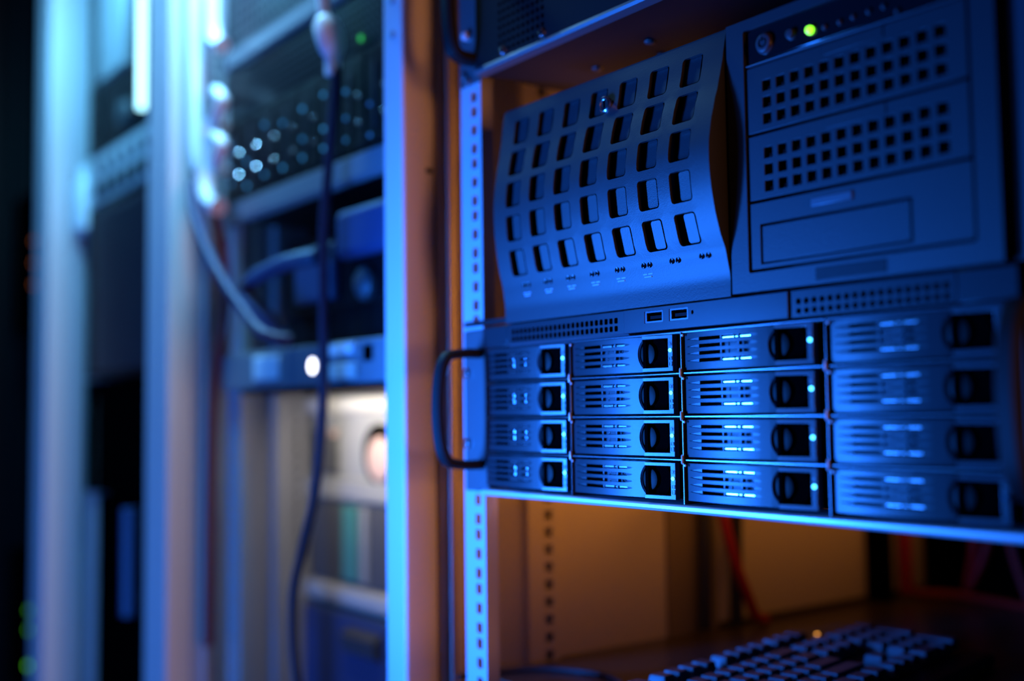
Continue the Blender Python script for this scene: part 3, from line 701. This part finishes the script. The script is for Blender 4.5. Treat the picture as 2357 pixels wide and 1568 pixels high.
cable('white_cable', 'thick straight white cable hanging down along the second rack side wall', [(-612, -2, 660), (-610, -2, 540), (-607, -2, 445), (-605, -2, 395), (-598, 0, 360)], 9, 'whitecable')
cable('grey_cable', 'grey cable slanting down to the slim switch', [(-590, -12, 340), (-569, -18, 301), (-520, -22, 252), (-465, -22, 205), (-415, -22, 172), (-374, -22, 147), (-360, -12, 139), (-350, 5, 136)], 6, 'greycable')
cable('red_cable', 'dull red cable hanging beside the second rack rail', [(-575, 4, 320), (-558, 8, 280), (-550, 12, 240), (-556, 16, 180), (-600, 18, 60), (-610, 18, -220)], 6, 'dullred')
cable('blue_cable', 'blue cable bent in an arch above the slim switch', [(-385, 14, 136), (-408, 6, 160), (-440, 0, 180), (-456, 0, 194), (-440, 0, 206), (-400, 0, 212), (-350, 2, 216), (-310, 14, 218)], 9, 'bluecable')

# ------------------------------------------------------------------ third rack
lt = thing('light_tube', 'glowing cyan-white light tube hanging upright in the third rack', 'lamp', (-818, 0, 486))
MB().tube([(-821, 0, 1000), (-819, 0, 640), (-818, 0, 500), (-818, 0, 486)], 5.5, 14, 1).build('tube', 'tube', lt)
MB().lathe((-821, 0, 1000), (0, 0, 1), [(0, 11), (30, 11)], 14).build('cap', 'smooth', lt)
MB().box(-826, -816, 9, 39.5, 980, 1020).build('clip', 'smooth', lt)
XA, XB = -1118, -742
p3 = thing('patch_panel', 'cyan-lit patch panel in the middle of the third rack', 'patch panel', (-1000, 30, 400))
MB().box(-1158, XB, 24, 29, 400, 478).build('panel', 'zinc', p3, bevel=1)
for i in range(8):
    MB().box(-1110+46*i, -1082+46*i, 21, 25, 410, 430).build('port', 'dark', p3)
    MB().lathe((-1096+46*i, 25, 455), (0, -1, 0), [(0, 8), (6, 7), (8, 3)], 12).build('socket', 'metal', p3)
d3 = thing('rack_server', 'dark slatted server under the cyan-lit patch panel in the third rack', 'server', (-1000, 30, 120))
MB().box(XA, XB, 27, 500, 120, 396).build('chassis', 'chassis', d3, bevel=3)
MB().box(-1158, XA+2, 25, 29, 120, 396).build('rack_ear', 'chassis', d3)
m = MB().box(-1110, -760, 25, 27.5, 130, 386)
for i in range(26): m.box(-1110, -760, 22, 26, 134+9.6*i, 138+9.6*i)
m.build('slat_panel', 'smooth', d3)
d4 = thing('rack_server', 'plain dark server at the lower end of the third rack', 'server', (-1000, 30, -60))
MB().box(XA, XB, 30, 500, -60, 116).build('chassis', 'dark', d4, bevel=3)
MB().box(-1158, XA+2, 25, 29, -60, 116).build('rack_ear', 'dark', d4)
d5 = thing('disk_array', 'cyan-lit pale case at the top of the third rack beside the light tube', 'disk array', (-1000, 30, 600))
MB().box(XA, -990, 28, 400, 600, 860).build('case', 'midgrey', d5, bevel=4)
MB().box(-1158, XA+2, 25, 29, 600, 860).build('rack_ear', 'metal', d5)
MB().box(-989, XB, 40, 400, 600, 860).build('drive_cage', 'chassis', d5, bevel=3)
d7 = thing('network_switch', 'dark unit with one blue-lit knob above the patch panel in the third rack', 'switch', (-1000, 30, 484))
MB().box(XA, XB, 30, 300, 484, 596).build('case', 'chassis', d7, bevel=3)
MB().box(-1158, XA+2, 25, 29, 484, 596).build('rack_ear', 'chassis', d7)
MB().lathe((-982, 30, 520), (0, -1, 0), [(0, 22), (8, 20), (12, 8)], 20).build('knob', 'metal', d7)
wp = thing('adapter', 'bright white adapter box fixed to the third rack side wall', 'adapter', (-1210, 40, 365))
MB().box(-1214.5, -1165, 14, 62, 366, 452).build('case', 'whitecable', wp, bevel=6)
MB().box(-1208, -1188, 22, 40, 450, 478).build('plug', 'whitecable', wp, bevel=3)
MB().tube([(-1190, 58, 370), (-1184, 66, 320), (-1180, 72, 260), (-1182, 74, 180), (-1190, 74, 60)], 9).build('lead', 'greycable', wp)
bh = thing('door_pull', 'dim blue upright bar pull low in the third rack', 'bar pull', (-850, 0, -210))
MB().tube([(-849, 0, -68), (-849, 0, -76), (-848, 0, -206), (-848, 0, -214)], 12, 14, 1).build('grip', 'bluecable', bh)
MB().box(-853, -843, 8, 33.5, -100, -88).build('standoff', 'smooth', bh)
MB().box(-853, -843, 8, 33.5, -198, -186).build('standoff', 'smooth', bh)
d6 = thing('rack_server', 'dark server behind the blue bar pull, lowest in the third rack', 'server', (-1000, 30, -380))
MB().box(XA, XB, 34, 500, -380, -64).build('chassis', 'dark', d6, bevel=3)

# ------------------------------------------------------------------ fourth rack
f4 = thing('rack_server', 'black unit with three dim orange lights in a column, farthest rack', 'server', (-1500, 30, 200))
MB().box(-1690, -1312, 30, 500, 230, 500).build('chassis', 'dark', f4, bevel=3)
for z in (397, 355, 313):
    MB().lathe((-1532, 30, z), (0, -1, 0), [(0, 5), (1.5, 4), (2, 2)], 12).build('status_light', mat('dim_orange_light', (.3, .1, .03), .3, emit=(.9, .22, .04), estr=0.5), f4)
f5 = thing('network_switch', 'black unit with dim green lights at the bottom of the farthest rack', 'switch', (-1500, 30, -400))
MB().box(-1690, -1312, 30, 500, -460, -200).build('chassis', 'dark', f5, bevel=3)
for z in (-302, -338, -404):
    MB().lathe((-1530, 30, z), (0, -1, 0), [(0, 6), (1.5, 5), (2, 2)], 12).build('status_light', mat('dim_green_lamp', (.1, .3, .02), .3, emit=(.15, .8, .02), estr=1.6 if z == -404 else .7), f5)
